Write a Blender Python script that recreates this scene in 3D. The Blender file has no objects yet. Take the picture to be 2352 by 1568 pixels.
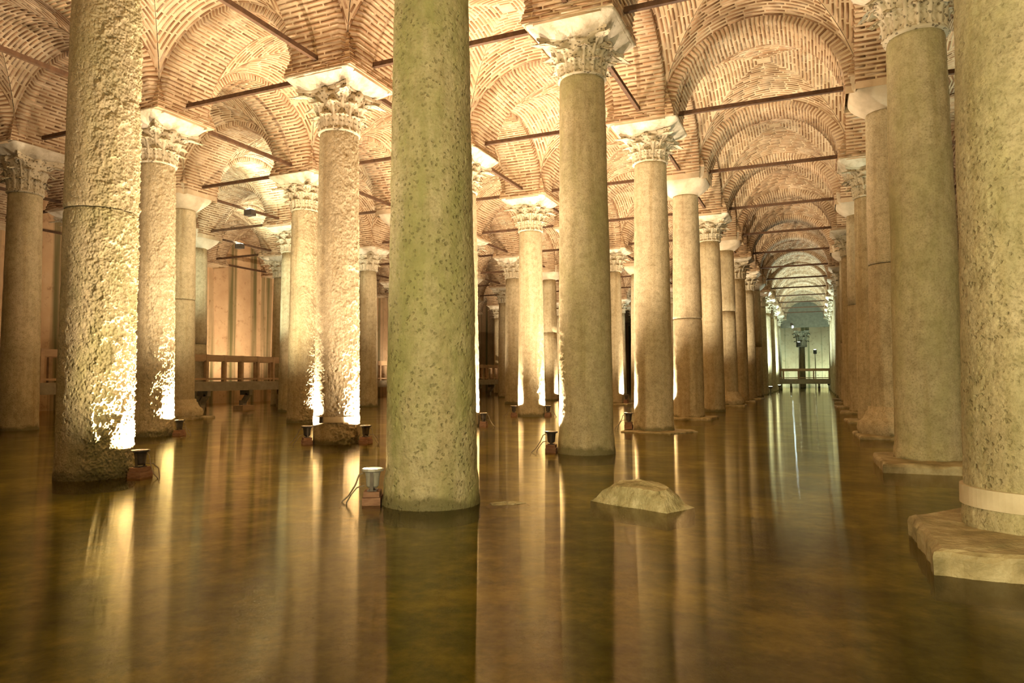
import bpy, math, random
import numpy as np
from mathutils import Vector, Matrix

random.seed(7)
rng = np.random.default_rng(7)
scn = bpy.context.scene
COL = scn.collection

# ------------------------------------------------------------------ camera
PITCH, YAW, ROLL, CAM_H = 0.0527441086, 0.412329187, -0.00486870514, 1.18657054
FPX = 1604.12427
def cam_axes():
    fw = Vector((-math.sin(YAW) * math.cos(PITCH), math.cos(YAW) * math.cos(PITCH), math.sin(PITCH)))
    rt = Vector((math.cos(YAW), math.sin(YAW), 0)); up = rt.cross(fw)
    c, s = math.cos(ROLL), math.sin(ROLL)
    return fw, c * rt + s * up, -s * rt + c * up
FW, RT, UP = cam_axes()
cam_d = bpy.data.cameras.new('camera'); cam = bpy.data.objects.new('camera', cam_d); COL.objects.link(cam)
cam_d.sensor_width = 36.0; cam_d.sensor_fit = 'HORIZONTAL'; cam_d.lens = 36.0 * FPX / 2352.0
cam_d.clip_start = 0.05; cam_d.clip_end = 300
cam.matrix_world = Matrix(((RT.x, UP.x, -FW.x, 0), (RT.y, UP.y, -FW.y, 0), (RT.z, UP.z, -FW.z, CAM_H), (0, 0, 0, 1)))
scn.camera = cam

# ------------------------------------------------------------------ world, exposure, render look
w = bpy.data.worlds.new('world'); scn.world = w; w.use_nodes = True
w.node_tree.nodes['Background'].inputs[0].default_value = (0.02, 0.015, 0.008, 1)
w.node_tree.nodes['Background'].inputs[1].default_value = 0.2
vs = scn.view_settings
vs.view_transform = 'Standard'; vs.look = 'None'; vs.gamma = 1.0; vs.use_curve_mapping = False
vs.exposure = 0.95
cy = scn.cycles
cy.max_bounces = 5; cy.diffuse_bounces = 4; cy.glossy_bounces = 3; cy.transmission_bounces = 2; cy.transparent_max_bounces = 6
cy.caustics_reflective = False; cy.caustics_refractive = False
cy.sample_clamp_indirect = 6.0
cy.use_denoising = True
cy.use_adaptive_sampling = True; cy.adaptive_threshold = 0.08; cy.adaptive_min_samples = 16

# ------------------------------------------------------------------ lamp powers and colours (the lamps are built with their fixtures below)
WARM = (1.0, 0.80, 0.57)
PINK = (1.0, 0.76, 0.56)
GOLD = (1.0, 0.86, 0.52)
GREENW = (0.90, 1.0, 0.80)
COOL = (0.62, 1.0, 0.90)
COOLW = (0.78, 1.0, 0.93)

# ------------------------------------------------------------------ the grid of the cistern
SX, SY = 4.8, 4.82048
def GX(i): return -3.43659 + SX * i
def GY(k): return 5.90968 + SY * k
ZS, RA, HW = 6.87, 1.68, 0.55          # arch springing, intrados radius, half width of the arch band
CZ, CR, DOME = 6.62, 2.03, 0.35        # vault web: circle centre, radius, rise of the crown
HX, HY = SX / 2 - HW, SY / 2 - HW
PITCHB = 0.086                          # brick course pitch

# ------------------------------------------------------------------ helpers
def np_mesh(name, verts, faces, smooth=False, mat=None, attr=None):
    """faces: (n,4) int array of quads, or list of tuples"""
    me = bpy.data.meshes.new(name)
    verts = np.asarray(verts, dtype=np.float32)
    if isinstance(faces, np.ndarray):
        n, q = faces.shape
        me.vertices.add(len(verts)); me.vertices.foreach_set('co', verts.ravel())
        me.loops.add(n * q); me.loops.foreach_set('vertex_index', faces.astype(np.int32).ravel())
        me.polygons.add(n)
        me.polygons.foreach_set('loop_start', np.arange(0, n * q, q, dtype=np.int32))
        me.polygons.foreach_set('loop_total', np.full(n, q, dtype=np.int32))
    else:
        me.from_pydata([tuple(map(float, v)) for v in verts], [], [tuple(f) for f in faces])
    if attr is not None:
        a = me.attributes.new('bv', 'FLOAT', 'POINT'); a.data.foreach_set('value', np.asarray(attr, dtype=np.float32))
    if smooth:
        me.polygons.foreach_set('use_smooth', np.ones(len(me.polygons), dtype=bool))
    me.update(calc_edges=True); me.validate()
    if mat: me.materials.append(mat)
    return me

def link(name, me, parent=None, loc=(0, 0, 0), rot=(0, 0, 0), scale=None):
    o = bpy.data.objects.new(name, me); COL.objects.link(o)
    o.location = loc; o.rotation_euler = rot
    if scale: o.scale = scale
    if parent: o.parent = parent
    return o

def empty(name, loc=(0, 0, 0), rz=0.0, parent=None):
    o = bpy.data.objects.new(name, None); COL.objects.link(o); o.location = loc; o.rotation_euler = (0, 0, rz)
    o.empty_display_size = 0.1
    if parent: o.parent = parent
    return o

def tag(o, label=None, cat=None, group=None, kind=None):
    if label: o['label'] = label
    if cat: o['category'] = cat
    if group: o['group'] = group
    if kind: o['kind'] = kind
    return o

class MB:
    """collects simple solids into one mesh"""
    def __init__(s): s.v = []; s.f = []
    def add(s, vs_, fs_):
        n = len(s.v); s.v += [tuple(x) for x in vs_]; s.f += [tuple(i + n for i in f) for f in fs_]; return s
    def box(s, c, d, M=None, ch=0.0):
        x, y, z = d[0] / 2, d[1] / 2, d[2] / 2
        vs_ = [Vector((sx * x, sy * y, sz * z)) for sz in (-1, 1) for sy in (-1, 1) for sx in (-1, 1)]
        if M is not None: vs_ = [M @ v for v in vs_]
        c = Vector(c)
        return s.add([v + c for v in vs_], [(0, 2, 3, 1), (4, 5, 7, 6), (0, 1, 5, 4), (2, 6, 7, 3), (0, 4, 6, 2), (1, 3, 7, 5)])
    def bar(s, a, b, w_, h_):
        a, b = Vector(a), Vector(b); d = b - a; L = d.length; d.normalize()
        up = Vector((0, 0, 1)) if abs(d.z) < 0.95 else Vector((1, 0, 0))
        sx_ = d.cross(up).normalized(); u = sx_.cross(d)
        M = Matrix((sx_, d, u)).transposed()
        return s.box((a + b) / 2, (w_, L, h_), M)
    def lathe(s, prof, n=24, c=(0, 0, 0), cap=True):
        vs_, fs_ = [], []
        for r, z in prof:
            for j in range(n):
                t = 2 * math.pi * j / n; vs_.append((c[0] + r * math.cos(t), c[1] + r * math.sin(t), c[2] + z))
        m = len(prof)
        for a in range(m - 1):
            for j in range(n):
                k = (j + 1) % n; fs_.append((a * n + j, a * n + k, (a + 1) * n + k, (a + 1) * n + j))
        if cap:
            fs_.append(tuple(range(n - 1, -1, -1))); fs_.append(tuple((m - 1) * n + j for j in range(n)))
        return s.add(vs_, fs_)
    def tube(s, pts, r, n=6):
        pts = [Vector(p) for p in pts]; vs_, fs_ = [], []
        for q, p_ in enumerate(pts):
            d = (pts[min(q + 1, len(pts) - 1)] - pts[max(q - 1, 0)]).normalized()
            u = Vector((0, 0, 1)) if abs(d.z) < 0.9 else Vector((1, 0, 0))
            a = d.cross(u).normalized(); b = d.cross(a)
            for j in range(n):
                t = 2 * math.pi * j / n; vs_.append(p_ + r * (math.cos(t) * a + math.sin(t) * b))
        for q in range(len(pts) - 1):
            for j in range(n):
                k = (j + 1) % n; fs_.append((q * n + j, q * n + k, (q + 1) * n + k, (q + 1) * n + j))
        fs_.append(tuple(range(n - 1, -1, -1))); fs_.append(tuple((len(pts) - 1) * n + j for j in range(n)))
        return s.add(vs_, fs_)
    def mesh(s, name, mat, smooth=False): return np_mesh(name, s.v, s.f, smooth, mat)

def hash3(ix, iy, iz, seed):
    h = (ix.astype(np.int64) * 374761393 + iy.astype(np.int64) * 668265263 + iz.astype(np.int64) * 2147483647 + seed * 1274126177) & 0xffffffff
    h = ((h ^ (h >> 13)) * 1274126177) & 0xffffffff
    h = ((h ^ (h >> 16)) * 2246822519) & 0xffffffff
    return ((h ^ (h >> 15)) & 0xffff) / 65535.0
def vnoise(P, seed=0):
    F = np.floor(P); f = P - F; f = f * f * (3 - 2 * f); I = F.astype(np.int64)
    r = 0
    for dx in (0, 1):
        for dy in (0, 1):
            for dz in (0, 1):
                wgt = (f[:, 0] if dx else 1 - f[:, 0]) * (f[:, 1] if dy else 1 - f[:, 1]) * (f[:, 2] if dz else 1 - f[:, 2])
                r = r + wgt * hash3(I[:, 0] + dx, I[:, 1] + dy, I[:, 2] + dz, seed)
    return r
def fbm(P, seed=0, oct_=4, gain=0.5):
    a, s, t = 1.0, 0.0, 0.0
    for o in range(oct_):
        s = s + a * vnoise(P * (2.03 ** o) + o * 17.3, seed + o); t += a; a *= gain
    return s / t
def sstep(a, b, x):
    t = np.clip((x - a) / (b - a), 0, 1); return t * t * (3 - 2 * t)

# ------------------------------------------------------------------ materials
def mat(name):
    m = bpy.data.materials.new(name); m.use_nodes = True; nt = m.node_tree
    b = nt.nodes['Principled BSDF']
    try: b.inputs['Specular IOR Level'].default_value = 0.25
    except Exception: pass
    return m, nt, b
def N(nt, typ, **kw):
    n = nt.nodes.new(typ)
    for k, v in kw.items():
        if k.startswith('i_'):
            key = k[2:]; n.inputs[int(key) if key.isdigit() else key].default_value = v
        else: setattr(n, k, v)
    return n
def ramp(nt, src, stops):
    r = nt.nodes.new('ShaderNodeValToRGB'); e = r.color_ramp.elements
    while len(e) > 1: e.remove(e[-1])
    e[0].position, e[0].color = stops[0][0], stops[0][1]
    for p_, c in stops[1:]:
        q = e.new(p_); q.color = c
    nt.links.new(src, r.inputs[0]); return r
def mixc(nt, fac, a, b, mode='MIX'):
    m = nt.nodes.new('ShaderNodeMix'); m.data_type = 'RGBA'; m.blend_type = mode
    for sock, val in ((m.inputs[0], fac), (m.inputs[6], a), (m.inputs[7], b)):
        if isinstance(val, bpy.types.NodeSocket): nt.links.new(val, sock)
        elif isinstance(val, (int, float)): sock.default_value = val
        else: sock.default_value = (*val, 1)
    return m.outputs[2]
def math_(nt, op, a, b=0.0, clamp=False):
    m = nt.nodes.new('ShaderNodeMath'); m.operation = op; m.use_clamp = clamp
    for s_, v in ((m.inputs[0], a), (m.inputs[1], b)):
        if isinstance(v, bpy.types.NodeSocket): nt.links.new(v, s_)
        else: s_.default_value = v
    return m.outputs[0]
def noise(nt, vec, scale, detail=4, rough=0.55):
    n = N(nt, 'ShaderNodeTexNoise'); n.inputs['Scale'].default_value = scale; n.inputs['Detail'].default_value = detail
    n.inputs['Roughness'].default_value = rough
    if vec is not None: nt.links.new(vec, n.inputs['Vector'])
    return n.outputs['Fac']
def bump(nt, height, strength, dist, normal=None):
    b = nt.nodes.new('ShaderNodeBump'); b.inputs['Strength'].default_value = strength; b.inputs['Distance'].default_value = dist
    nt.links.new(height, b.inputs['Height'])
    if normal is not None: nt.links.new(normal, b.inputs['Normal'])
    return b.outputs[0]
def objvec(nt, spread=40.0):
    """object coordinates shifted by a random amount for each object"""
    tc = N(nt, 'ShaderNodeTexCoord'); oi = N(nt, 'ShaderNodeObjectInfo')
    sc = N(nt, 'ShaderNodeVectorMath', operation='SCALE'); cmb = N(nt, 'ShaderNodeCombineXYZ')
    for q in range(3): nt.links.new(oi.outputs['Random'], cmb.inputs[q])
    nt.links.new(cmb.outputs[0], sc.inputs[0]); sc.inputs['Scale'].default_value = spread
    ad = N(nt, 'ShaderNodeVectorMath', operation='ADD'); nt.links.new(tc.outputs['Object'], ad.inputs[0]); nt.links.new(sc.outputs[0], ad.inputs[1])
    return ad.outputs[0], tc, oi
def attr(nt, name):
    a = N(nt, 'ShaderNodeAttribute', attribute_type='OBJECT', attribute_name=name); return a.outputs['Fac']

def make_stone():
    m, nt, b = mat('column_stone')
    v, tc, oi = objvec(nt)
    sep = N(nt, 'ShaderNodeSeparateXYZ'); nt.links.new(tc.outputs['Object'], sep.inputs[0])
    n1 = noise(nt, v, 1.3, 5, 0.6); n2 = noise(nt, v, 9.0, 5, 0.65); n3 = noise(nt, v, 46.0, 4, 0.7)
    base = ramp(nt, n1, [(0.30, (0.39, 0.32, 0.195, 1)), (0.5, (0.49, 0.41, 0.255, 1)), (0.72, (0.56, 0.47, 0.30, 1))]).outputs[0]
    base = mixc(nt, 0.75, base, ramp(nt, n2, [(0.30, (0.66, 0.64, 0.56, 1)), (0.52, (1, 1, 1, 1)), (0.74, (1.14, 1.12, 1.06, 1))]).outputs[0], 'MULTIPLY')
    base = mixc(nt, 0.8, base, ramp(nt, n3, [(0.34, (0.55, 0.53, 0.44, 1)), (0.50, (1, 1, 1, 1)), (0.68, (1.15, 1.13, 1.08, 1))]).outputs[0], 'MULTIPLY')
    # streaks running down the shaft
    mp = N(nt, 'ShaderNodeMapping'); mp.inputs['Scale'].default_value = (7, 7, 0.35); nt.links.new(v, mp.inputs[0])
    st = noise(nt, mp.outputs[0], 1.0, 4, 0.6)
    base = mixc(nt, 0.6, base, ramp(nt, st, [(0.34, (0.72, 0.66, 0.54, 1)), (0.52, (1, 1, 1, 1))]).outputs[0], 'MULTIPLY')
    # algae
    al = attr(nt, 'algae')
    mp2 = N(nt, 'ShaderNodeMapping'); mp2.inputs['Scale'].default_value = (1.4, 1.4, 0.55); nt.links.new(v, mp2.inputs[0])
    na = noise(nt, mp2.outputs[0], 1.1, 6, 0.7)
    am = math_(nt, 'MULTIPLY', ramp(nt, na, [(0.40, (0, 0, 0, 1)), (0.62, (1, 1, 1, 1))]).outputs[0], al, True)
    am = math_(nt, 'ADD', am, math_(nt, 'MULTIPLY', math_(nt, 'SUBTRACT', al, 0.3, True), 0.55), True)
    base = mixc(nt, am, base, mixc(nt, n2, (0.17, 0.165, 0.055), (0.40, 0.375, 0.155)))
    # small dark pits
    vo = N(nt, 'ShaderNodeTexVoronoi'); vo.inputs['Scale'].default_value = 21
    dn = N(nt, 'ShaderNodeTexNoise'); dn.inputs['Scale'].default_value = 30; nt.links.new(v, dn.inputs['Vector'])
    dv = N(nt, 'ShaderNodeVectorMath', operation='SCALE'); dv.inputs['Scale'].default_value = 0.045; nt.links.new(dn.outputs['Color'], dv.inputs[0])
    da = N(nt, 'ShaderNodeVectorMath', operation='ADD'); nt.links.new(v, da.inputs[0]); nt.links.new(dv.outputs[0], da.inputs[1]); nt.links.new(da.outputs[0], vo.inputs['Vector'])
    pm = ramp(nt, vo.outputs['Distance'], [(0.16, (1, 1, 1, 1)), (0.36, (0, 0, 0, 1))]).outputs[0]
    pm = math_(nt, 'MULTIPLY', pm, ramp(nt, noise(nt, v, 3.1, 3), [(0.38, (0, 0, 0, 1)), (0.54, (1, 1, 1, 1))]).outputs[0])
    pm = math_(nt, 'MULTIPLY', pm, attr(nt, 'pits'))
    base = mixc(nt, math_(nt, 'MULTIPLY', pm, 0.6), base, (0.15, 0.13, 0.05))
    # wet, mossy line where the shaft stands in the water
    hz = math_(nt, 'ADD', sep.outputs[2], math_(nt, 'MULTIPLY', math_(nt, 'SUBTRACT', noise(nt, v, 4.0, 4), 0.5), 0.28))
    wet = ramp(nt, hz, [(0.06, (1, 1, 1, 1)), (0.13, (0, 0, 0, 1))]).outputs[0]
    base = mixc(nt, math_(nt, 'MULTIPLY', wet, 0.8), base, (0.12, 0.105, 0.04))
    nt.links.new(base, b.inputs['Base Color'])
    b.inputs['Roughness'].default_value = 0.78
    rg = attr(nt, 'rough')
    h = math_(nt, 'ADD', math_(nt, 'MULTIPLY', n3, 0.6), math_(nt, 'MULTIPLY', n2, 1.0))
    h = math_(nt, 'SUBTRACT', h, math_(nt, 'MULTIPLY', pm, 0.9))
    bp = nt.nodes.new('ShaderNodeBump'); bp.inputs['Distance'].default_value = 0.022
    nt.links.new(h, bp.inputs['Height']); nt.links.new(math_(nt, 'ADD', rg, 0.32, True), bp.inputs['Strength'])
    nt.links.new(bp.outputs[0], b.inputs['Normal'])
    return m

def make_marble():
    m, nt, b = mat('capital_marble')
    v, tc, oi = objvec(nt)
    n1 = noise(nt, v, 3.0, 5, 0.6); n2 = noise(nt, v, 30.0, 4, 0.7)
    c = ramp(nt, n1, [(0.3, (0.42, 0.36, 0.235, 1)), (0.55, (0.56, 0.485, 0.33, 1)), (0.75, (0.63, 0.555, 0.395, 1))]).outputs[0]
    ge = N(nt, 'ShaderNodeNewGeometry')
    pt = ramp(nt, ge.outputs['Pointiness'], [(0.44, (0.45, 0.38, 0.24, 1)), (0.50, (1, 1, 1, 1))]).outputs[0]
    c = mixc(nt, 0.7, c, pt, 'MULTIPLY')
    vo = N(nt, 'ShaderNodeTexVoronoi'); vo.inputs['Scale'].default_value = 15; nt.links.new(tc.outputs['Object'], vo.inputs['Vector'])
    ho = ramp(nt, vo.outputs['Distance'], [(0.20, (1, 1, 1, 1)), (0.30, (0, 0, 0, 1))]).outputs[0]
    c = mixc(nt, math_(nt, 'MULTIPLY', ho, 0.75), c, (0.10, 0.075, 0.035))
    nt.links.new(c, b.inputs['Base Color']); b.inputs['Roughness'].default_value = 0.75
    nt.links.new(bump(nt, math_(nt, 'SUBTRACT', math_(nt, 'MULTIPLY', n2, 0.5), ho), 0.7, 0.015), b.inputs['Normal'])
    return m

def make_plaster():
    m, nt, b = mat('impost_plaster')
    v, tc, oi = objvec(nt)
    n1 = noise(nt, v, 4.0, 5, 0.6); n2 = noise(nt, v, 22.0, 4, 0.65)
    c = ramp(nt, n1, [(0.30, (0.40, 0.32, 0.20, 1)), (0.48, (0.60, 0.52, 0.37, 1)), (0.68, (0.72, 0.64, 0.49, 1))]).outputs[0]
    nt.links.new(c, b.inputs['Base Color']); b.inputs['Roughness'].default_value = 0.85
    nt.links.new(bump(nt, math_(nt, 'ADD', n2, math_(nt, 'MULTIPLY', n1, 1.5)), 0.55, 0.02), b.inputs['Normal'])
    return m

def make_mortar():
    m, nt, b = mat('lime_mortar')
    v, tc, oi = objvec(nt, 15)
    n1 = noise(nt, v, 2.2, 5, 0.6); n2 = noise(nt, v, 28.0, 4, 0.7)
    c = ramp(nt, n1, [(0.30, (0.40, 0.29, 0.16, 1)), (0.52, (0.52, 0.39, 0.235, 1)), (0.72, (0.60, 0.47, 0.30, 1))]).outputs[0]
    nt.links.new(c, b.inputs['Base Color']); b.inputs['Roughness'].default_value = 0.9
    nt.links.new(bump(nt, n2, 0.6, 0.012), b.inputs['Normal'])
    return m

def make_brick():
    m, nt, b = mat('vault_brick')
    v, tc, oi = objvec(nt, 15)
    at = N(nt, 'ShaderNodeAttribute', attribute_type='GEOMETRY', attribute_name='bv')
    r = math_(nt, 'FRACT', math_(nt, 'ADD', at.outputs['Fac'], oi.outputs['Random']))
    c = ramp(nt, r, [(0.0, (0.19, 0.10, 0.045, 1)), (0.35, (0.27, 0.155, 0.075, 1)), (0.7, (0.335, 0.20, 0.10, 1)), (1.0, (0.45, 0.30, 0.17, 1))]).outputs[0]
    n1 = noise(nt, v, 2.0, 5, 0.6); n2 = noise(nt, v, 40.0, 4, 0.7)
    # mortar smeared over the bricks in patches
    sm = ramp(nt, n1, [(0.50, (0, 0, 0, 1)), (0.72, (1, 1, 1, 1))]).outputs[0]
    c = mixc(nt, math_(nt, 'MULTIPLY', sm, 0.55), c, (0.70, 0.58, 0.41))
    nt.links.new(c, b.inputs['Base Color']); b.inputs['Roughness'].default_value = 0.9
    nt.links.new(bump(nt, n2, 0.6, 0.012), b.inputs['Normal'])
    return m

def make_simple(name, stops, scale=6.0, rough=0.7, bstr=0.3, bdist=0.01, metal=0.0, stretch=(1, 1, 1)):
    m, nt, b = mat(name)
    v, tc, oi = objvec(nt, 10)
    mp = N(nt, 'ShaderNodeMapping'); mp.inputs['Scale'].default_value = stretch; nt.links.new(v, mp.inputs[0])
    n1 = noise(nt, mp.outputs[0], scale, 5, 0.6)
    c = ramp(nt, n1, [(p_, (*q, 1)) for p_, q in stops]).outputs[0]
    nt.links.new(c, b.inputs['Base Color']); b.inputs['Roughness'].default_value = rough; b.inputs['Metallic'].default_value = metal
    nt.links.new(bump(nt, noise(nt, mp.outputs[0], scale * 5, 4), bstr, bdist), b.inputs['Normal'])
    return m

def make_wall():
    m, nt, b = mat('wall_plaster')
    tc = N(nt, 'ShaderNodeTexCoord'); v = tc.outputs['Object']
    n1 = noise(nt, v, 0.6, 6, 0.6); n2 = noise(nt, v, 3.2, 6, 0.7)
    c = ramp(nt, n1, [(0.3, (0.50, 0.31, 0.16, 1)), (0.55, (0.61, 0.40, 0.215, 1)), (0.75, (0.66, 0.47, 0.28, 1))]).outputs[0]
    c = mixc(nt, ramp(nt, n2, [(0.56, (0, 0, 0, 1)), (0.68, (0.75, 0.75, 0.75, 1))]).outputs[0], c, (0.34, 0.19, 0.085))
    mp = N(nt, 'ShaderNodeMapping'); mp.inputs['Scale'].default_value = (0.75, 0.75, 0.02); nt.links.new(v, mp.inputs[0])
    st = noise(nt, mp.outputs[0], 1.6, 4, 0.55)
    c = mixc(nt, ramp(nt, st, [(0.50, (0, 0, 0, 1)), (0.60, (0.92, 0.92, 0.92, 1))]).outputs[0], c, (0.13, 0.115, 0.04))
    nt.links.new(c, b.inputs['Base Color']); b.inputs['Roughness'].default_value = 0.9
    nt.links.new(bump(nt, n2, 0.4, 0.03), b.inputs['Normal'])
    return m

def make_floor():
    m, nt, b = mat('basin_silt')
    tc = N(nt, 'ShaderNodeTexCoord'); v = tc.outputs['Object']
    n1 = noise(nt, v, 0.9, 6, 0.65); n2 = noise(nt, v, 4.0, 6, 0.7)
    c = ramp(nt, n1, [(0.36, (0.085, 0.09, 0.016, 1)), (0.5, (0.21, 0.205, 0.04, 1)), (0.64, (0.47, 0.42, 0.10, 1))]).outputs[0]
    c = mixc(nt, 0.8, c, ramp(nt, n2, [(0.34, (0.42, 0.45, 0.32, 1)), (0.6, (1.15, 1.1, 0.95, 1))]).outputs[0], 'MULTIPLY')
    nt.links.new(c, b.inputs['Base Color']); b.inputs['Roughness'].default_value = 0.95
    nt.links.new(bump(nt, n2, 0.5, 0.04), b.inputs['Normal'])
    return m

def make_water():
    m = bpy.data.materials.new('still_water'); m.use_nodes = True; nt = m.node_tree; nt.nodes.clear()
    out = N(nt, 'ShaderNodeOutputMaterial'); mx = N(nt, 'ShaderNodeMixShader')
    tr = N(nt, 'ShaderNodeBsdfTransparent'); tr.inputs[0].default_value = (0.84, 0.82, 0.44, 1)
    gl = N(nt, 'ShaderNodeBsdfGlossy'); gl.inputs['Color'].default_value = (0.93, 0.86, 0.70, 1); gl.inputs['Roughness'].default_value = 0.085; gl.inputs['Anisotropy'].default_value = 0.75
    tg = N(nt, 'ShaderNodeCombineXYZ'); tg.inputs[0].default_value = -math.sin(YAW); tg.inputs[1].default_value = math.cos(YAW); nt.links.new(tg.outputs[0], gl.inputs['Tangent'])
    gl.inputs['Rotation'].default_value = 0.25
    fr = N(nt, 'ShaderNodeFresnel'); fr.inputs[0].default_value = 1.35
    tc = N(nt, 'ShaderNodeTexCoord')
    mp = N(nt, 'ShaderNodeMapping'); mp.inputs['Rotation'].default_value = (0, 0, YAW); mp.inputs['Scale'].default_value = (0.5, 1.6, 1); nt.links.new(tc.outputs['Object'], mp.inputs[0])
    n1 = noise(nt, mp.outputs[0], 3.0, 3, 0.5)
    bp = bump(nt, n1, 0.006, 0.02)
    nt.links.new(bp, gl.inputs['Normal'])
    nt.links.new(fr.outputs[0], mx.inputs[0]); nt.links.new(tr.outputs[0], mx.inputs[1]); nt.links.new(gl.outputs[0], mx.inputs[2])
    nt.links.new(mx.outputs[0], out.inputs[0])
    return m

def make_emit(name, col, strength):
    m = bpy.data.materials.new(name); m.use_nodes = True; nt = m.node_tree
    b = nt.nodes['Principled BSDF']; b.inputs['Base Color'].default_value = (0.8, 0.8, 0.8, 1)
    m.cycles.emission_sampling = 'NONE'
    b.inputs['Emission Color'].default_value = (*col, 1); b.inputs['Emission Strength'].default_value = strength
    return m

M_STONE, M_MARBLE, M_PLASTER, M_MORTAR, M_BRICK = make_stone(), make_marble(), make_plaster(), make_mortar(), make_brick()
M_WALL, M_FLOOR, M_WATER = make_wall(), make_floor(), make_water()
M_IRON = make_simple('rusty_iron', [(0.3, (0.060, 0.032, 0.016)), (0.6, (0.105, 0.055, 0.026)), (0.8, (0.16, 0.085, 0.04))], 9, 0.75, 0.4, 0.006)
M_WOOD = make_simple('walkway_timber', [(0.3, (0.34, 0.215, 0.115)), (0.6, (0.45, 0.30, 0.165)), (0.8, (0.53, 0.37, 0.21))], 5, 0.7, 0.2, 0.004, 0, (1, 0.2, 1))
M_CONC = make_simple('walkway_concrete', [(0.3, (0.24, 0.20, 0.13)), (0.7, (0.36, 0.30, 0.20))], 4, 0.85, 0.3, 0.01)
M_SLAB = make_simple('wet_slab_stone', [(0.28, (0.17, 0.135, 0.055)), (0.5, (0.34, 0.27, 0.13)), (0.72, (0.50, 0.42, 0.24))], 4.5, 0.55, 0.7, 0.02)
M_ROCK = make_simple('boulder_stone', [(0.30, (0.20, 0.165, 0.065)), (0.5, (0.42, 0.36, 0.18)), (0.70, (0.60, 0.53, 0.31))], 7.0, 0.75, 0.9, 0.02)
M_CUSH = make_simple('cushion_stone', [(0.3, (0.42, 0.34, 0.22)), (0.55, (0.55, 0.455, 0.31)), (0.75, (0.62, 0.53, 0.37))], 3.0, 0.8, 0.5, 0.015)
M_BAND = make_simple('clamp_band', [(0.3, (0.52, 0.43, 0.27)), (0.7, (0.66, 0.56, 0.38))], 5, 0.6, 0.15, 0.005)
M_LAMPBODY = make_simple('lamp_housing', [(0.3, (0.06, 0.05, 0.04)), (0.7, (0.12, 0.095, 0.07))], 8, 0.45, 0.1, 0.003, 0.4)
M_LAMPGREY = make_simple('lamp_housing_grey', [(0.3, (0.30, 0.28, 0.22)), (0.7, (0.42, 0.40, 0.33))], 8, 0.45, 0.1, 0.003, 0.2)
M_BLOCK = make_simple('lamp_wood_block', [(0.3, (0.20, 0.10, 0.055)), (0.7, (0.34, 0.19, 0.11))], 10, 0.8, 0.3, 0.006, 0, (1, 1, 4))
M_CABLE = make_simple('cable_rubber', [(0.3, (0.20, 0.16, 0.10)), (0.7, (0.34, 0.28, 0.18))], 10, 0.6, 0.1, 0.002)
M_LENS_W = make_emit('lamp_lens_warm', (1.0, 0.72, 0.4), 9)
M_LENS_G = make_emit('lamp_lens_green_white', (0.9, 1.0, 0.75), 25)
M_LENS_B = make_emit('lamp_lens_cool', (0.6, 0.85, 1.0), 40)

# ------------------------------------------------------------------ the setting: basin floor, water, walls
XL, XR, YB, YF = -27.75, GX(3), GY(-3), 84.0
def plane(name, x0, x1, y0, y1, z, m):
    return np_mesh(name, [(x0, y0, z), (x1, y0, z), (x1, y1, z), (x0, y1, z)], [(0, 1, 2, 3)], False, m)
fl = link('floor', plane('floor', XL - 1, XR + 1, YB - 1, YF + 1, -0.15, M_FLOOR)); tag(fl, 'silty olive basin floor under the shallow water', 'floor', kind='structure')
wa = link('water', plane('water', XL - 1, XR + 1, YB - 1, YF + 1, 0.0, M_WATER)); tag(wa, 'still brown reflecting water covering the cistern floor', 'water', kind='structure')
def wall(name, a, b, thick_dir, label, z0=-0.45, z1=10.2, t=0.4):
    a, b = Vector(a), Vector(b); td = Vector(thick_dir) * t
    vs_ = []
    for z in (z0, z1):
        for q in (a, b, b + td, a + td): vs_.append((q.x, q.y, z))
    me = np_mesh(name, vs_, [(0, 3, 2, 1), (4, 5, 6, 7), (0, 1, 5, 4), (1, 2, 6, 5), (2, 3, 7, 6), (3, 0, 4, 7)], False, M_WALL)
    return tag(link(name, me), label, 'wall', kind='structure')
wall('wall_left', (XL, YB, 0), (XL, YF, 0), (-1, 0, 0), 'plastered peach wall with dark green streaks behind the walkway')
wall('wall_right', (XR, YB, 0), (XR, YF, 0), (1, 0, 0), 'plastered wall far beyond the columns right of the aisle')
wall('wall_back', (XL, YB, 0), (XR, YB, 0), (0, -1, 0), 'plastered wall behind the viewer')
wall('wall_far', (XL, YF, 0), (XR, YF, 0), (0, 1, 0), 'pale lit plaster wall closing the end of the aisle')
# dark header wall over the end of the aisle, under which the far wall shows
hd = MB().box(((GX(0) + GX(1)) / 2, 75.6, 8.3), (4.6, 0.5, 4.3)).mesh('header', M_CONC)
tag(link('trim_1', hd), 'dark header wall over the end of the aisle', 'header', kind='structure')

# columns with a plain cushion capital (the others have leaf capitals)
CUSH = {(-1, 0), (1, 2), (0, 3), (-3, 2), (-4, 3), (-2, 3), (-2, 6), (0, 5), (1, 4), (1, 6), (0, 8), (-4, 8), (1, 9), (-3, 6), (-1, 6), (0, 12)}

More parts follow.
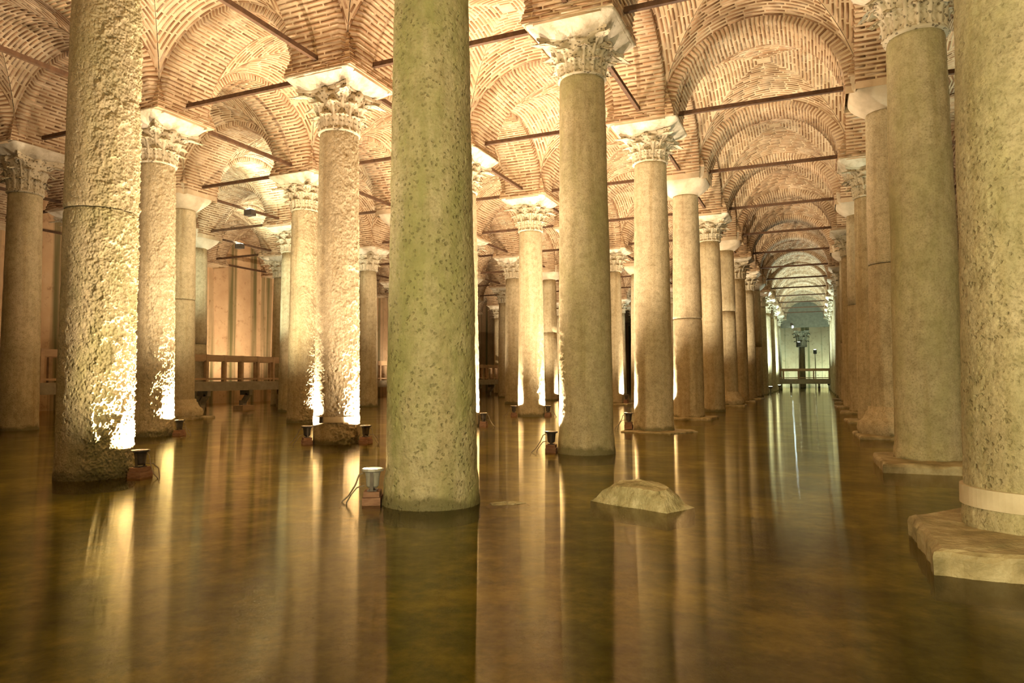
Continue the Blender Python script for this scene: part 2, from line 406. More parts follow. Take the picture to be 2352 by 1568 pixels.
# ------------------------------------------------------------------ brick vaults
def P_prof(d): return CZ + math.sqrt(max(CR * CR - d * d, 0.0))
def web_z(xn, yn):
    a, b_ = abs(xn), abs(yn); s, t = min(a, b_), max(a, b_)
    return P_prof(s * 1.855) + DOME * (1 - t * t)
BRK = np.array([(-1, -1, -1), (1, -1, -1), (1, 1, -1), (-1, 1, -1), (-1, -1, 1), (1, -1, 1), (1, 1, 1), (-1, 1, 1)], dtype=float)
BRKF = np.array([(4, 5, 6, 7), (0, 1, 5, 4), (1, 2, 6, 5), (2, 3, 7, 6), (3, 0, 4, 7)])
def brick_verts(c, t, s, n, L, T, D, jit=True):
    """t long axis, s thickness axis, n points into the room; c on the mortar surface"""
    pr = 0.010 + (random.uniform(-0.005, 0.006) if jit else 0)
    V = BRK.copy()
    V[4:, 0] *= (1 - 0.012 / L); V[4:, 1] *= (1 - 0.012 / T)
    z = np.where(V[:, 2] > 0, pr, -D)
    return c + V[:, :1] * t * L / 2 + V[:, 1:2] * s * T / 2 + z[:, None] * n
def vault_bricks(seed):
    R_ = random.Random(seed); out = []
    for side in range(4):
        nco = int(HY / PITCHB)
        for j in range(nco):
            y = HY - PITCHB * (j + 0.5)
            lim = y / HY * HX - 0.02
            if lim < 0.08: continue
            off = (j % 2) * 0.16 + R_.uniform(-0.04, 0.04)
            a_lim = math.asin(min(lim / CR, 1)) * CR
            s = -a_lim - R_.uniform(0, 0.3)
            while s < a_lim:
                L = R_.uniform(0.29, 0.40); a, b_ = max(s, -a_lim), min(s + L, a_lim); s += L + 0.018
                if b_ - a < 0.09: continue
                th = (a + b_) / 2 / CR; x = CR * math.sin(th)
                def S(xx, yy): return np.array((xx, yy, web_z(xx / HX, yy / HY)))
                c = S(x, y); e = 0.01
                t = S(x + e, y) - S(x - e, y); t /= np.linalg.norm(t)
                u = S(x, y + e) - S(x, y - e); n = np.cross(u, t); n /= np.linalg.norm(n)
                if n[2] > 0: n = -n
                u = np.cross(t, n)
                tl = R_.uniform(-0.012, 0.012)
                t2 = t + u * tl; t2 /= np.linalg.norm(t2)
                ca, sa = [(1, 0), (0, 1), (-1, 0), (0, -1)][side]
                Rm = np.array(((ca, -sa, 0), (sa, ca, 0), (0, 0, 1.0)))
                out.append((Rm @ c, Rm @ t2, Rm @ u, Rm @ n, b_ - a, R_.uniform(0.044, 0.056), 0.05))
    return out
def arch_bricks(seed):
    R_ = random.Random(seed); out = []
    n = int(math.pi * RA / PITCHB); dphi = math.pi / n
    for j in range(n):
        ph = dphi * (j + 0.5)
        d = np.array((0, math.cos(ph), math.sin(ph))); c0 = np.array((0, 0, ZS)) + RA * d
        tang = np.array((0, -math.sin(ph), math.cos(ph)))
        cuts = [-HW, -0.185, 0.185, HW] if j % 2 == 0 else [-HW, -0.37, 0.0, 0.37, HW]
        for a, b_ in zip(cuts[:-1], cuts[1:]):
            a += R_.uniform(-0.02, 0.02) + 0.011 if a > -HW else -0.012 - R_.uniform(0, 0.012)
            b_ += R_.uniform(-0.02, 0.02) - 0.011 if b_ < HW else 0.012 + R_.uniform(0, 0.012)
            L = b_ - a
            out.append((c0 + np.array(((a + b_) / 2, 0, 0)), np.array((1.0, 0, 0)), tang, -d, L, R_.uniform(0.042, 0.054), 0.24))
    return out
def pier_half(z): return 0.745 - 0.30 * max(0, z - 6.84)
PIER_Z0, PIER_N = 6.80, 9
def pier_bricks(seed, j0=0):
    R_ = random.Random(seed); out = []
    for j in range(j0, PIER_N):
        z = PIER_Z0 + PITCHB * (j + 0.5); h = pier_half(PIER_Z0 + PITCHB * j)
        for q in range(4):
            ca, sa = [(1, 0), (0, 1), (-1, 0), (0, -1)][q]; Rm = np.array(((ca, -sa, 0), (sa, ca, 0), (0, 0, 1.0)))
            s = -h - (0.16 if (j + q) % 2 else 0)
            while s < h - 0.05:
                a, b_ = max(s, -h), min(s + 0.31, h); s += 0.335
                if b_ - a < 0.08: continue
                out.append((Rm @ np.array(((a + b_) / 2, -h, z)), Rm @ np.array((1.0, 0, 0)), np.array((0, 0, 1.0)), Rm @ np.array((0, -1.0, 0)), b_ - a, R_.uniform(0.042, 0.053), 0.05))
    return out
def bricks_mesh(name, bl):
    V = np.concatenate([brick_verts(*b_) for b_ in bl]); n = len(bl)
    F = (BRKF[None] + (np.arange(n) * 8)[:, None, None]).reshape(-1, 4)
    return np_mesh(name, V, F, False, M_BRICK, np.repeat(rng.random(n), 8))
def vault_shell():
    vs_, fs_ = [], []; nt_, ns = 22, 28
    for side in range(4):
        ca, sa = [(1, 0), (0, 1), (-1, 0), (0, -1)][side]; b0 = len(vs_)
        for a in range(nt_ + 1):
            t = a / nt_
            for q in range(ns + 1):
                s = (2 * q / ns - 1) * t; x, y = s * HX, t * HY
                vs_.append((ca * x - sa * y, sa * x + ca * y, web_z(s, t)))
        for a in range(nt_):
            for q in range(ns):
                i0 = b0 + a * (ns + 1) + q; fs_.append((i0, i0 + 1, i0 + ns + 2, i0 + ns + 1))
    vs_ = np.array(vs_); vs_[:, 2] += (fbm(vs_ * 3.0, 5, 3) - 0.5) * 0.012
    return np_mesh('vault_shell', vs_, np.array(fs_), True, M_MORTAR)
def arch_shell():
    vs_, fs_ = [], []; n = 48
    for j in range(n + 1):
        ph = math.pi * j / n; c, s = math.cos(ph), math.sin(ph)
        z0 = ZS - 0.12 if j in (0, n) else None
        for (x, r) in ((-HW, RA + 0.42), (-HW, RA), (HW, RA), (HW, RA + 0.42)):
            vs_.append((x, r * c, ZS + r * s - (0.12 if j in (0, n) else 0)))
    for j in range(n):
        for q in range(3):
            a = j * 4 + q; fs_.append((a, a + 1, a + 5, a + 4))
    return np_mesh('arch_shell', vs_, np.array(fs_), False, M_MORTAR)
def pier_shell(j0=0):
    mb = MB()
    for j in range(j0, PIER_N):
        z = PIER_Z0 + PITCHB * (j + 0.5); h = pier_half(PIER_Z0 + PITCHB * j)
        mb.box((0, 0, z), (2 * h, 2 * h, PITCHB))
    mb.box((0, 0, PIER_Z0 + PITCHB * PIER_N + 0.6), (1.04, 1.04, 1.3))
    return mb.mesh('pier_shell', M_MORTAR)

VS, AS, PS, PS2 = vault_shell(), arch_shell(), pier_shell(), pier_shell(3)
NV = 3
VB = [vault_bricks(100 + q) for q in range(NV)]; AB = [arch_bricks(200 + q) for q in range(NV)]; PB = [pier_bricks(300), pier_bricks(300, 3)]
VBM = [bricks_mesh('vault_brickwork', b_) for b_ in VB]; ABM = [bricks_mesh('arch_brickwork', b_) for b_ in AB]; PBM = [bricks_mesh('pier_brickwork', b_) for b_ in PB]
# one brick, shared by all bricks that are objects of their own
ONE = brick_verts(np.zeros(3), np.array((1.0, 0, 0)), np.array((0, 1.0, 0)), np.array((0, 0, 1.0)), 0.31, 0.052, 0.05, False)
ONE_BRICK = np_mesh('brick', ONE, BRKF, False, M_BRICK)
ONE_A = brick_verts(np.zeros(3), np.array((1.0, 0, 0)), np.array((0, 1.0, 0)), np.array((0, 0, 1.0)), 0.34, 0.053, 0.24, False)
ONE_ARCH_BRICK = np_mesh('brick', ONE_A, BRKF, False, M_BRICK)

ceiling = tag(empty('ceiling'), 'brick groin vaults with arches rising over the columns', 'ceiling', kind='structure')
I0, I1, K0, K1 = -5, 2, -3, 13
pieces = []     # (piece object, list of bricks, brick mesh data) to pick the single bricks from
def add_piece(name, shell, bricks_me, bl, loc, rz):
    o = link(name, shell, ceiling, loc, (0, 0, rz))
    pieces.append((o, bricks_me, bl, Matrix.Translation(loc) @ Matrix.Rotation(rz, 4, 'Z')))
for i in range(I0, I1 + 1):
    for k in range(K0, K1 + 1):
        q = (i * 7 + k * 3) % NV
        add_piece('vault', VS, VBM[q], VB[q], (GX(i) + SX / 2, GY(k) + SY / 2, 0), 0)
for i in range(I0, I1 + 2):
    for k in range(K0, K1 + 1):
        q = (i * 5 + k) % NV
        add_piece('arch', AS, ABM[q], AB[q], (GX(i), GY(k) + SY / 2, 0), 0)
for i in range(I0, I1 + 1):
    for k in range(K0, K1 + 2):
        q = (i + k * 5) % NV
        add_piece('arch', AS, ABM[q], AB[q], (GX(i) + SX / 2, GY(k), 0), math.pi / 2)
for i in range(I0, I1 + 2):
    for k in range(K0, K1 + 2):
        cu = (i, k) in CUSH
        add_piece('pier', PS2 if cu else PS, PBM[1 if cu else 0], PB[1 if cu else 0], (GX(i), GY(k), 0), 0)

# the 300 bricks that show largest are objects of their own, the others stay in the brickwork of their piece
C0 = Vector((0, 0, CAM_H))
def project(P):
    d = Vector(P) - C0; z = d.dot(FW)
    if z < 0.3: return None
    return 1176 + FPX * d.dot(RT) / z, 784 - FPX * d.dot(UP) / z, z
SHOW = {}   # filled with piece index -> brick numbers
NEAR_LIMIT = 300
def choose():
    cand = []
    for pi, (o, me, bl, Mx) in enumerate(pieces):
        t = Mx.translation
        if (t - C0).length > 24 or t.y < 3: continue
        for bi, b_ in enumerate(bl):
            c = Mx @ Vector(b_[0]); pr = project(c)
            if pr is None or not (5 < pr[0] < 2347 and 4 < pr[1] < 640): continue
            n = (Mx.to_3x3() @ Vector(b_[3])); vdir = (C0 - c).normalized(); f = n.dot(vdir)
            if f < 0.12: continue
            cand.append((b_[4] * b_[5] * f / pr[2] ** 2, pi, bi, c, n))
    cand.sort(key=lambda x: -x[0])
    return cand
def brick_object(Mx, b_, parent, arch):
    c, t, s, n, L, T, D = b_
    me, L0, T0 = (ONE_ARCH_BRICK, 0.34, 0.053) if arch else (ONE_BRICK, 0.31, 0.052)
    o = bpy.data.objects.new('brick', me); COL.objects.link(o); o.parent = parent
    R3 = Matrix((t, s, n)).transposed().to_4x4()
    pr = Matrix.Translation(Vector(n) * random.uniform(-0.004, 0.006))
    o.matrix_local = Matrix.Translation(c) @ R3 @ Matrix.Diagonal((L / L0, T / T0, 1, 1))
    return o

# ------------------------------------------------------------------ columns
def shaft_mesh(z0, z1, r_at, nu, nv, seed, rough, foot=0.0, chip=0.0, chip_dir=0.0):
    u = np.arange(nu) / nu * 2 * np.pi; z = np.linspace(z0, z1, nv + 1)
    U, Z = np.meshgrid(u, z); U, Z = U.ravel(), Z.ravel()
    R = r_at(Z)
    if foot: R = R + foot * (1 - sstep(0.20, 0.34, Z)) * 0.6 + foot * (1 - sstep(0.02, 0.12, Z)) * 0.4
    P = np.stack([R * np.cos(U), R * np.sin(U), Z], 1)
    d = (fbm(P * 2.2, seed, 4) - 0.5) * 0.022 + (fbm(P * 14.0, seed + 9, 3) - 0.5) * 0.012 * rough
    pit = fbm(P * np.array((42, 42, 36)), seed + 20, 2); d -= 0.007 * rough * sstep(0.60, 0.74, pit)
    if chip:
        side = sstep(0.0, 0.6, np.cos(U - chip_dir))
        c1 = fbm(P * np.array((5, 5, 4.0)), seed + 31, 3); c2 = fbm(P * np.array((29, 29, 24)), seed + 37, 2)
        c3 = fbm(P * np.array((68, 68, 60)), seed + 41, 1)
        d += side * chip * (-0.030 * sstep(0.56, 0.66, c1) + 0.050 * (c2 - 0.5) + 0.034 * (c3 - 0.5))
    # worn ends
    e = np.minimum(Z - z0, z1 - Z); d -= 0.012 * (1 - sstep(0, 0.05, e)) * (1 if z0 > 0.5 or True else 0)
    P[:, 0] += d * np.cos(U); P[:, 1] += d * np.sin(U)
    a = np.arange(nu); b_ = (a + 1) % nu; F = []
    for j in range(nv): F.append(np.stack([j * nu + a, j * nu + b_, (j + 1) * nu + b_, (j + 1) * nu + a], 1))
    F = np.concatenate(F)
    return P, F, nu, nv

def build_shaft(name, parent, z0, z1, r_at, nu, nv, seed, rough, algae, foot=0.0, chip=0.0, chip_dir=0.0):
    P, F, nu, nv = shaft_mesh(z0, z1, r_at, nu, nv, seed, rough, foot, chip, chip_dir)
    # closing discs
    c0, c1 = len(P), len(P) + 1
    P = np.vstack([P, [[0, 0, z0], [0, 0, z1]]])
    a = np.arange(nu); b_ = (a + 1) % nu
    caps = np.concatenate([np.stack([b_, a, np.full(nu, c0), np.full(nu, c0)], 1), np.stack([nv * nu + a, nv * nu + b_, np.full(nu, c1), np.full(nu, c1)], 1)])
    me = bpy.data.meshes.new(name)
    loops = np.concatenate([F.ravel(), caps[:, :3].ravel()]); nq, ntri = len(F), len(caps)
    me.vertices.add(len(P)); me.vertices.foreach_set('co', P.astype(np.float32).ravel())
    me.loops.add(len(loops)); me.loops.foreach_set('vertex_index', loops.astype(np.int32))
    me.polygons.add(nq + ntri)
    me.polygons.foreach_set('loop_start', np.concatenate([np.arange(nq) * 4, nq * 4 + np.arange(ntri) * 3]).astype(np.int32))
    me.polygons.foreach_set('loop_total', np.concatenate([np.full(nq, 4), np.full(ntri, 3)]).astype(np.int32))
    me.polygons.foreach_set('use_smooth', np.concatenate([np.ones(nq, bool), np.zeros(ntri, bool)]))
    me.update(calc_edges=True); me.validate(); me.materials.append(M_STONE)
    o = link(name, me, parent); o['algae'] = float(algae); o['rough'] = float(rough * 0.38 + chip * 0.30)
    o['pits'] = float(0.0 if rough < 0.7 else (0.35 if chip else rough * 0.9))
    return o

# --- leafy capital: bell, two rings of leaves, four corner leaves, hollow-sided abacus with four bosses
CAPH = 0.86
def bell_r(z): return 0.338 + 0.02 * math.exp(-((z - 0.03) / 0.03) ** 2) + 0.145 * (z / 0.74) ** 2.2
def bell_mesh():
    mb = MB(); prof = [(0.375, 0.0), (0.385, 0.03), (0.372, 0.055)] + [(bell_r(z), z) for z in np.linspace(0.07, 0.74, 12)]
    mb.lathe(prof, 32); return mb
def leaf_mb(h, wd, curl, ang=0.0, z0=0.03, lift=0.012, nv=20, nu=15):
    """an acanthus leaf hugging the bell: toothed outline, raised midrib and lobes, tip curling outward"""
    mb = MB(); front, back = [], []
    for j in range(nv + 1):
        v = j / nv
        z = z0 + h * math.sin(min(v, 0.86) / 0.86 * math.pi / 2) ** 0.9
        out = lift + curl * max(0, v - 0.45) ** 2 * 3.3
        drop = 0.0
        if v > 0.86: drop = (v - 0.86) / 0.14 * 0.055; out += (v - 0.86) / 0.14 * 0.012
        prof = math.sin(math.pi * min(1, 0.18 + 0.78 * v) ) ** 0.6 if v < 0.98 else 0.35
        tooth = 1 + 0.22 * math.cos(v * math.pi * 2 * 4.5)
        hw = wd * 0.5 * max(prof, 0.28) * tooth
        for side_, lst in ((0, front), (1, back)):
            for i in range(nu):
                u = 2 * i / (nu - 1) - 1
                rr = bell_r(max(z - 0.0, 0)) + out
                relief = 0.026 * math.exp(-(u / 0.16) ** 2) + 0.016 * math.cos(u * math.pi * 3) * (0.4 + 0.6 * v) - 0.03 * u * u
                relief += 0.007 * math.cos(v * math.pi * 9) * abs(u)
                if side_: relief = -0.026 - 0.01 * u * u
                r = rr + relief
                a = ang + u * hw / max(rr, 0.2)
                lst.append((r * math.cos(a), r * math.sin(a), z - drop - 0.05 * max(0, v - 0.7) * u * u))
    n0 = (nv + 1) * nu; fs_ = []
    for j in range(nv):
        for i in range(nu - 1):
            a = j * nu + i; fs_.append((a, a + 1, a + nu + 1, a + nu)); fs_.append((n0 + a, n0 + a + nu, n0 + a + nu + 1, n0 + a + 1))
    for j in range(nv):
        a = j * nu; fs_.append((a, a + nu, n0 + a + nu, n0 + a)); a = j * nu + nu - 1; fs_.append((a, n0 + a, n0 + a + nu, a + nu))
    for i in range(nu - 1):
        fs_.append((i, n0 + i, n0 + i + 1, i + 1)); a = nv * nu + i; fs_.append((a, a + 1, n0 + a + 1, n0 + a))
    return mb.add(front + back, fs_)
def abacus_mb():
    mb = MB(); rings = []
    def outline(s):
        pts = []
        for q in range(4):
            ca, sa = [(1, 0), (0, 1), (-1, 0), (0, -1)][q]
            for j in range(12):
                t = j / 12 * 2 - 1
                x, y = t * 0.56 * s, -(0.43 + 0.13 * abs(t) ** 2.2) * s
                if abs(t) > 0.93: x *= 0.97
                pts.append((ca * x - sa * y, sa * x + ca * y))
        return pts
    lv = [(0.90, 0.70), (0.94, 0.735), (0.94, 0.775), (1.0, 0.80), (1.0, CAPH)]
    n = 48; vs_, fs_ = [], []
    for s, z in lv:
        vs_ += [(x, y, z) for x, y in outline(s)]
    for a in range(len(lv) - 1):
        for j in range(n):
            k = (j + 1) % n; fs_.append((a * n + j, a * n + k, (a + 1) * n + k, (a + 1) * n + j))
    fs_.append(tuple(range(n - 1, -1, -1))); fs_.append(tuple((len(lv) - 1) * n + j for j in range(n)))
    return mb.add(vs_, fs_)
def boss_mb(q):
    mb = MB(); a = q * math.pi / 2
    d = Vector((math.cos(a), math.sin(a), 0)); s = Vector((-d.y, d.x, 0))
    vs_, fs_ = [], []; n = 12
    for r, o_ in ((0.085, 0.40), (0.088, 0.455), (0.06, 0.49), (0.02, 0.50)):
        for j in range(n):
            t = 2 * math.pi * j / n; rr = r * (1 + 0.10 * math.cos(6 * t))
            p_ = d * o_ + s * rr * math.cos(t) + Vector((0, 0, 0.765 + rr * math.sin(t) * 0.95)); vs_.append(p_)
    for b_ in range(3):
        for j in range(n):
            k = (j + 1) % n; fs_.append((b_ * n + j, b_ * n + k, (b_ + 1) * n + k, (b_ + 1) * n + j))
    fs_.append(tuple(3 * n + j for j in range(n))); fs_.append(tuple(range(n - 1, -1, -1)))
    return mb.add(vs_, fs_)
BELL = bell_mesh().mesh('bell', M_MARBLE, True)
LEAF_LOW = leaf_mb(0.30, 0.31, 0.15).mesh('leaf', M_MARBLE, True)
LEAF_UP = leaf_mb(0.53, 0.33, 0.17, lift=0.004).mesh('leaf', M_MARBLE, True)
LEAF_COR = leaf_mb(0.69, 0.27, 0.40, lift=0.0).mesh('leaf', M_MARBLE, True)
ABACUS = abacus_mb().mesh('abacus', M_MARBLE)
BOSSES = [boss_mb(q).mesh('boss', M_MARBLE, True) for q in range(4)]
def capital_far():
    mb = bell_mesh()
    for q in range(8):
        mb.v, mb.f  # joined copy for columns too far off to tell the leaves apart
        for args, a in (((0.30, 0.31, 0.15), q * math.pi / 4), ((0.53, 0.33, 0.17), q * math.pi / 4 + math.pi / 8)):
            l = leaf_mb(*args, ang=a, nv=6, nu=5); mb.add(l.v, l.f)
    for q in range(4):
        l = leaf_mb(0.69, 0.27, 0.40, ang=q * math.pi / 2 + math.pi / 4, nv=6, nu=5); mb.add(l.v, l.f)
        b_ = boss_mb(q); mb.add(b_.v, b_.f)
    a = abacus_mb(); mb.add(a.v, a.f)
    return mb.mesh('capital', M_MARBLE, False)
CAP_FAR = capital_far()

def cushion_mesh(h):
    """plain capital: round neck swelling into a square block"""
    n, lv = 48, 16; vs_ = []
    for j in range(lv + 1):
        v = j / lv; z = v * h
        g = math.sin(min(1, v / 0.62) * math.pi / 2) ** 0.8     # swelling
        half = 0.372 + (0.665 - 0.372) * g
        p_ = 2 + 10 * v * v                                     # circle to rounded square
        for i in range(n):
            t = 2 * math.pi * i / n; c, s = math.cos(t), math.sin(t)
            k = (abs(c) ** p_ + abs(s) ** p_) ** (-1 / p_)
            vs_.append((half * k * c, half * k * s, z))
    vs_ = np.array(vs_); vs_[:, :2] *= 1 + ((fbm(vs_ * 5, 3, 3) - 0.5) * 0.03)[:, None]
    F = []
    for j in range(lv):
        for i in range(n):
            k = (i + 1) % n; F.append((j * n + i, j * n + k, (j + 1) * n + k, (j + 1) * n + i))
    F.append(tuple(range(n - 1, -1, -1))); F.append(tuple(lv * n + i for i in range(n)))
    return np_mesh('cushion_capital', vs_, F, True, M_CUSH)
CUSHION = cushion_mesh(0.66)

def impost_mesh(seed, h):
    """plastered block flaring from the abacus up to the brickwork, with a ragged lower edge"""
    n, lv = 64, 7; vs_ = []
    R_ = np.random.default_rng(seed)
    for j in range(lv + 1):
        v = j / lv
        half = 0.50 + 0.245 * v ** 0.8
        for i in range(n):
            t = 2 * math.pi * i / n; c, s = math.cos(t), math.sin(t); p_ = 16
            k = (abs(c) ** p_ + abs(s) ** p_) ** (-1 / p_)
            vs_.append((half * k * c, half * k * s, v * h))
    vs_ = np.array(vs_)
    ang = np.arctan2(vs_[:, 1], vs_[:, 0])
    rag = fbm(np.stack([np.cos(ang) * 3, np.sin(ang) * 3, np.full(len(ang), seed * 1.7)], 1), seed, 4) - 0.5
    low = np.repeat(np.linspace(1, 0, lv + 1), n)
    vs_[:, 2] += rag * 0.26 * low ** 1.5 - 0.01 * low
    vs_[:, :2] *= (1 + (fbm(vs_ * 6, seed + 5, 3) - 0.5) * 0.06 + rag * 0.08 * low)[:, None]
    F = []
    for j in range(lv):
        for i in range(n):
            k = (i + 1) % n; F.append((j * n + i, j * n + k, (j + 1) * n + k, (j + 1) * n + i))
    F.append(tuple(range(n - 1, -1, -1))); F.append(tuple(lv * n + i for i in range(n)))
    return np_mesh('impost_block', vs_, F, True, M_PLASTER)
IMPOSTS = [impost_mesh(11 + q, 0.20) for q in range(4)]

def slab_mesh(name, outline, z0, z1, seed, m, bevel=0.04, rag=0.05):
    """broken stone slab: an outline with ragged edges and a worn upper rim"""
    pts = []
    n = len(outline)
    for a in range(n):
        p_, q = Vector(outline[a]), Vector(outline[(a + 1) % n]); L = (q - p_).length; k = max(3, int(L / 0.07))
        for j in range(k): pts.append(p_.lerp(q, j / k))
    c = sum(pts, Vector((0, 0))) / len(pts); m_ = len(pts)
    A = np.array([(p_.x, p_.y) for p_ in pts]); ctr = np.array((c.x, c.y))
    lvls = [(1.0, z0), (1.0, z0 + (z1 - z0) * 0.35), (1.0, z1 - bevel), (0.985, z1 - bevel * 0.35), (0.95, z1), (0.7, z1), (0.4, z1), (0.12, z1)]
    vs_ = []
    for s, z in lvls:
        for x, y in (A - ctr) * s + ctr: vs_.append((x, y, z))
    vs_ = np.array(vs_)
    nz = fbm(np.stack([vs_[:, 0] * 6, vs_[:, 1] * 6, vs_[:, 2] * 9 + seed], 1), seed, 4) - 0.5
    d = vs_[:, :2] - ctr; d /= np.maximum(np.linalg.norm(d, axis=1), 1e-6)[:, None]
    w_ = np.repeat([1, 1, 1, 1, 0.6, 0.1, 0, 0], m_)
    vs_[:, :2] += d * (nz * rag * 2 * w_)[:, None]
    top = np.repeat([0, 0, 0.5, 1, 1, 1, 1, 1], m_)
    vs_[:, 2] += (fbm(vs_ * 4, seed + 3, 4) - 0.5) * 0.05 * top
    F = []
    for j in range(len(lvls) - 1):
        for i in range(m_):
            k = (i + 1) % m_; F.append((j * m_ + i, j * m_ + k, (j + 1) * m_ + k, (j + 1) * m_ + i))
    F.append(tuple((len(lvls) - 1) * m_ + i for i in range(m_))); F.append(tuple(range(m_ - 1, -1, -1)))
    return np_mesh(name, vs_, F, False, m)
def square(h, n=None): return [(-h, -h), (h, -h), (h, h), (-h, h)]
PLINTH = slab_mesh('plinth', square(0.70), -0.42, 0.075, 61, M_SLAB)
def moulded_base():
    mb = MB(); mb.lathe([(0.66, -0.40), (0.67, 0.10), (0.69, 0.20), (0.66, 0.30), (0.58, 0.36), (0.53, 0.45), (0.52, 0.50), (0.48, 0.52), (0.47, 0.60)], 40); return mb.mesh('moulded_base', M_STONE, True)
MBASE = moulded_base()

# per column: shift along camera right, bottom radius, top radius, lean; look
TWEAK = {(-1, 0): (0, .424, .386, .002), (0, 0): (0, .442, .348, -.001), (0, 1): (.029, .436, .366, -.002), (-1, 1): (-.045, .416, .357, .001),
         (0, 2): (.072, .43, .36, 0), (1, 1): (-.025, .422, .35, -.002), (1, 0): (.007, .435, .352, .001), (-2, 1): (-.093, .431, .356, 0), (-3, 1): (.08, .417, .357, 0),
         (-2, 2): (-.099, .43, .357, 0), (-3, 2): (-.059, .43, .357, 0), (-1, 3): (-.015, .42, .357, 0), (0, 3): (.038, .43, .357, 0), (0, 4): (.04, .43, .357, 0),
         (1, 3): (-.013, .43, .357, 0), (1, 4): (-.032, .43, .357, 0), (1, 5): (-.07, .43, .357, 0), (-1, 2): (0.06, .43, .36, 0)}
SEAM = {(-1, 0): 3.29, (0, 3): 2.86, (-3, 2): 3.64, (1, 2): 3.39, (-2, 6): 3.6, (0, 5): 3.9, (1, 4): 3.5, (1, 6): 2.7, (0, 8): 3.0, (-4, 3): 2.6, (-2, 3): 3.2}
ALGAE = {(0, 0): 0.85, (1, 0): 0.45, (1, 1): 0.5, (0, 1): 0.5, (-1, 0): 0.62, (0, 2): 0.12, (-3, 1): 0.25}
NECK = {(0, 1): 6.02, (0, 2): 6.0, (-1, 1): 5.82, (-2, 1): 5.84, (-2, 2): 5.88, (1, 1): 5.76, (-1, 3): 5.80, (-3, 1): 5.74, (0, 4): 5.94}
CHIP = {(-1, 0): (1.0, 0), (-2, 1): (0.7, 0), (-1, 1): (0.7, 0), (-2, 2): (0.7, 0), (-1, 2): (.4, 0), (-1, 3): (.4, 0), (-2, 5): (.4, 0), (-2, 6): (.4, 0), (-1, 5): (.4, 0)}
BASE = {(1, 2): 'mould', (-3, 2): 'mould', (0, 3): 'plinth', (1, 3): 'plinth', (1, 4): 'plinth', (1, 5): 'plinth', (1, 6): 'plinth', (0, 5): 'mould', (-1, 5): 'plinth', (0, 6): 'plinth', (0, 7): 'plinth', (1, 7): 'plinth'}
AXIS = {}
def col_axis(i, k):
    d = TWEAK.get((i, k), (0.0,))[0]
    return GX(i) + d * math.cos(YAW), GY(k) + d * math.sin(YAW)
ORD = ['zeroth', 'first', 'second', 'third', 'fourth', 'fifth', 'sixth', 'seventh', 'eighth', 'ninth', 'tenth', 'eleventh', 'twelfth', 'thirteenth', 'fourteenth', 'fifteenth']
ROWN = {1: 'row right of the aisle', 0: 'row left of the aisle', -1: 'second row left of the aisle', -2: 'third row left of the aisle', -3: 'fourth row left of the aisle', -4: 'fifth row left of the aisle', 2: 'second row right of the aisle'}
FIRSTK = {1: 0, 0: 0, -1: 0, -2: 1, -3: 1, -4: 2, 2: 0}
COL_LABEL = {
    (0, -1): 'stone column behind the viewer at the left of the aisle',
    (-1, -1): 'stone column behind the viewer in the second row',
    (-2, 0): 'stone column just beyond the left edge of the picture',
    (0, 0): 'thick green-mottled stone column rising full height in the middle foreground',
    (1, 0): 'huge pitted stone column with a pale band, cut by the right edge',
    (1, 1): 'greenish leaf-capital column on a wet slab beside the huge right-hand column',
    (1, 2): 'two-drum column with plain cushion capital and moulded base, right of the aisle',
    (-1, 0): 'two-drum chipped column at far left, lit gold by the lamp at its foot',
    (0, 1): 'leaf-capital column with bright green algae stain, behind the boulder in the water',
    (-1, 1): 'leaf-capital column with a clamp band and two lamps at its foot',
    (-2, 1): 'leaf-capital column with blazing white foot, just behind the chipped gold-lit column',
    (-3, 1): 'dim leaf-capital column standing at the left edge of the picture',
    (0, 2): 'smooth leaf-capital column on a thin slab, next beyond the algae-stained column',
    (0, 3): 'two-drum column with plain round capital, third from the green foreground column',
    (-3, 2): 'two-drum column with plain cushion capital in front of the walkway railing',
    (-2, 2): 'leaf-capital column with lit right edge half hidden by the banded column',
    (-1, 3): 'slim leaf-capital column between the green foreground column and the algae-stained column'}
def col_label(i, k):
    if (i, k) in COL_LABEL: return COL_LABEL[(i, k)]
    if i == 2: return 'stone column in the dark bays right of the aisle, ' + ORD[k + 1 if k + 1 < 16 else 15] + ' along'
    kind = 'plain-capital' if (i, k) in CUSH else 'leaf-capital'
    return f'{kind} stone column, {ORD[k - FIRSTK[i] + 1]} in the {ROWN[i]}'

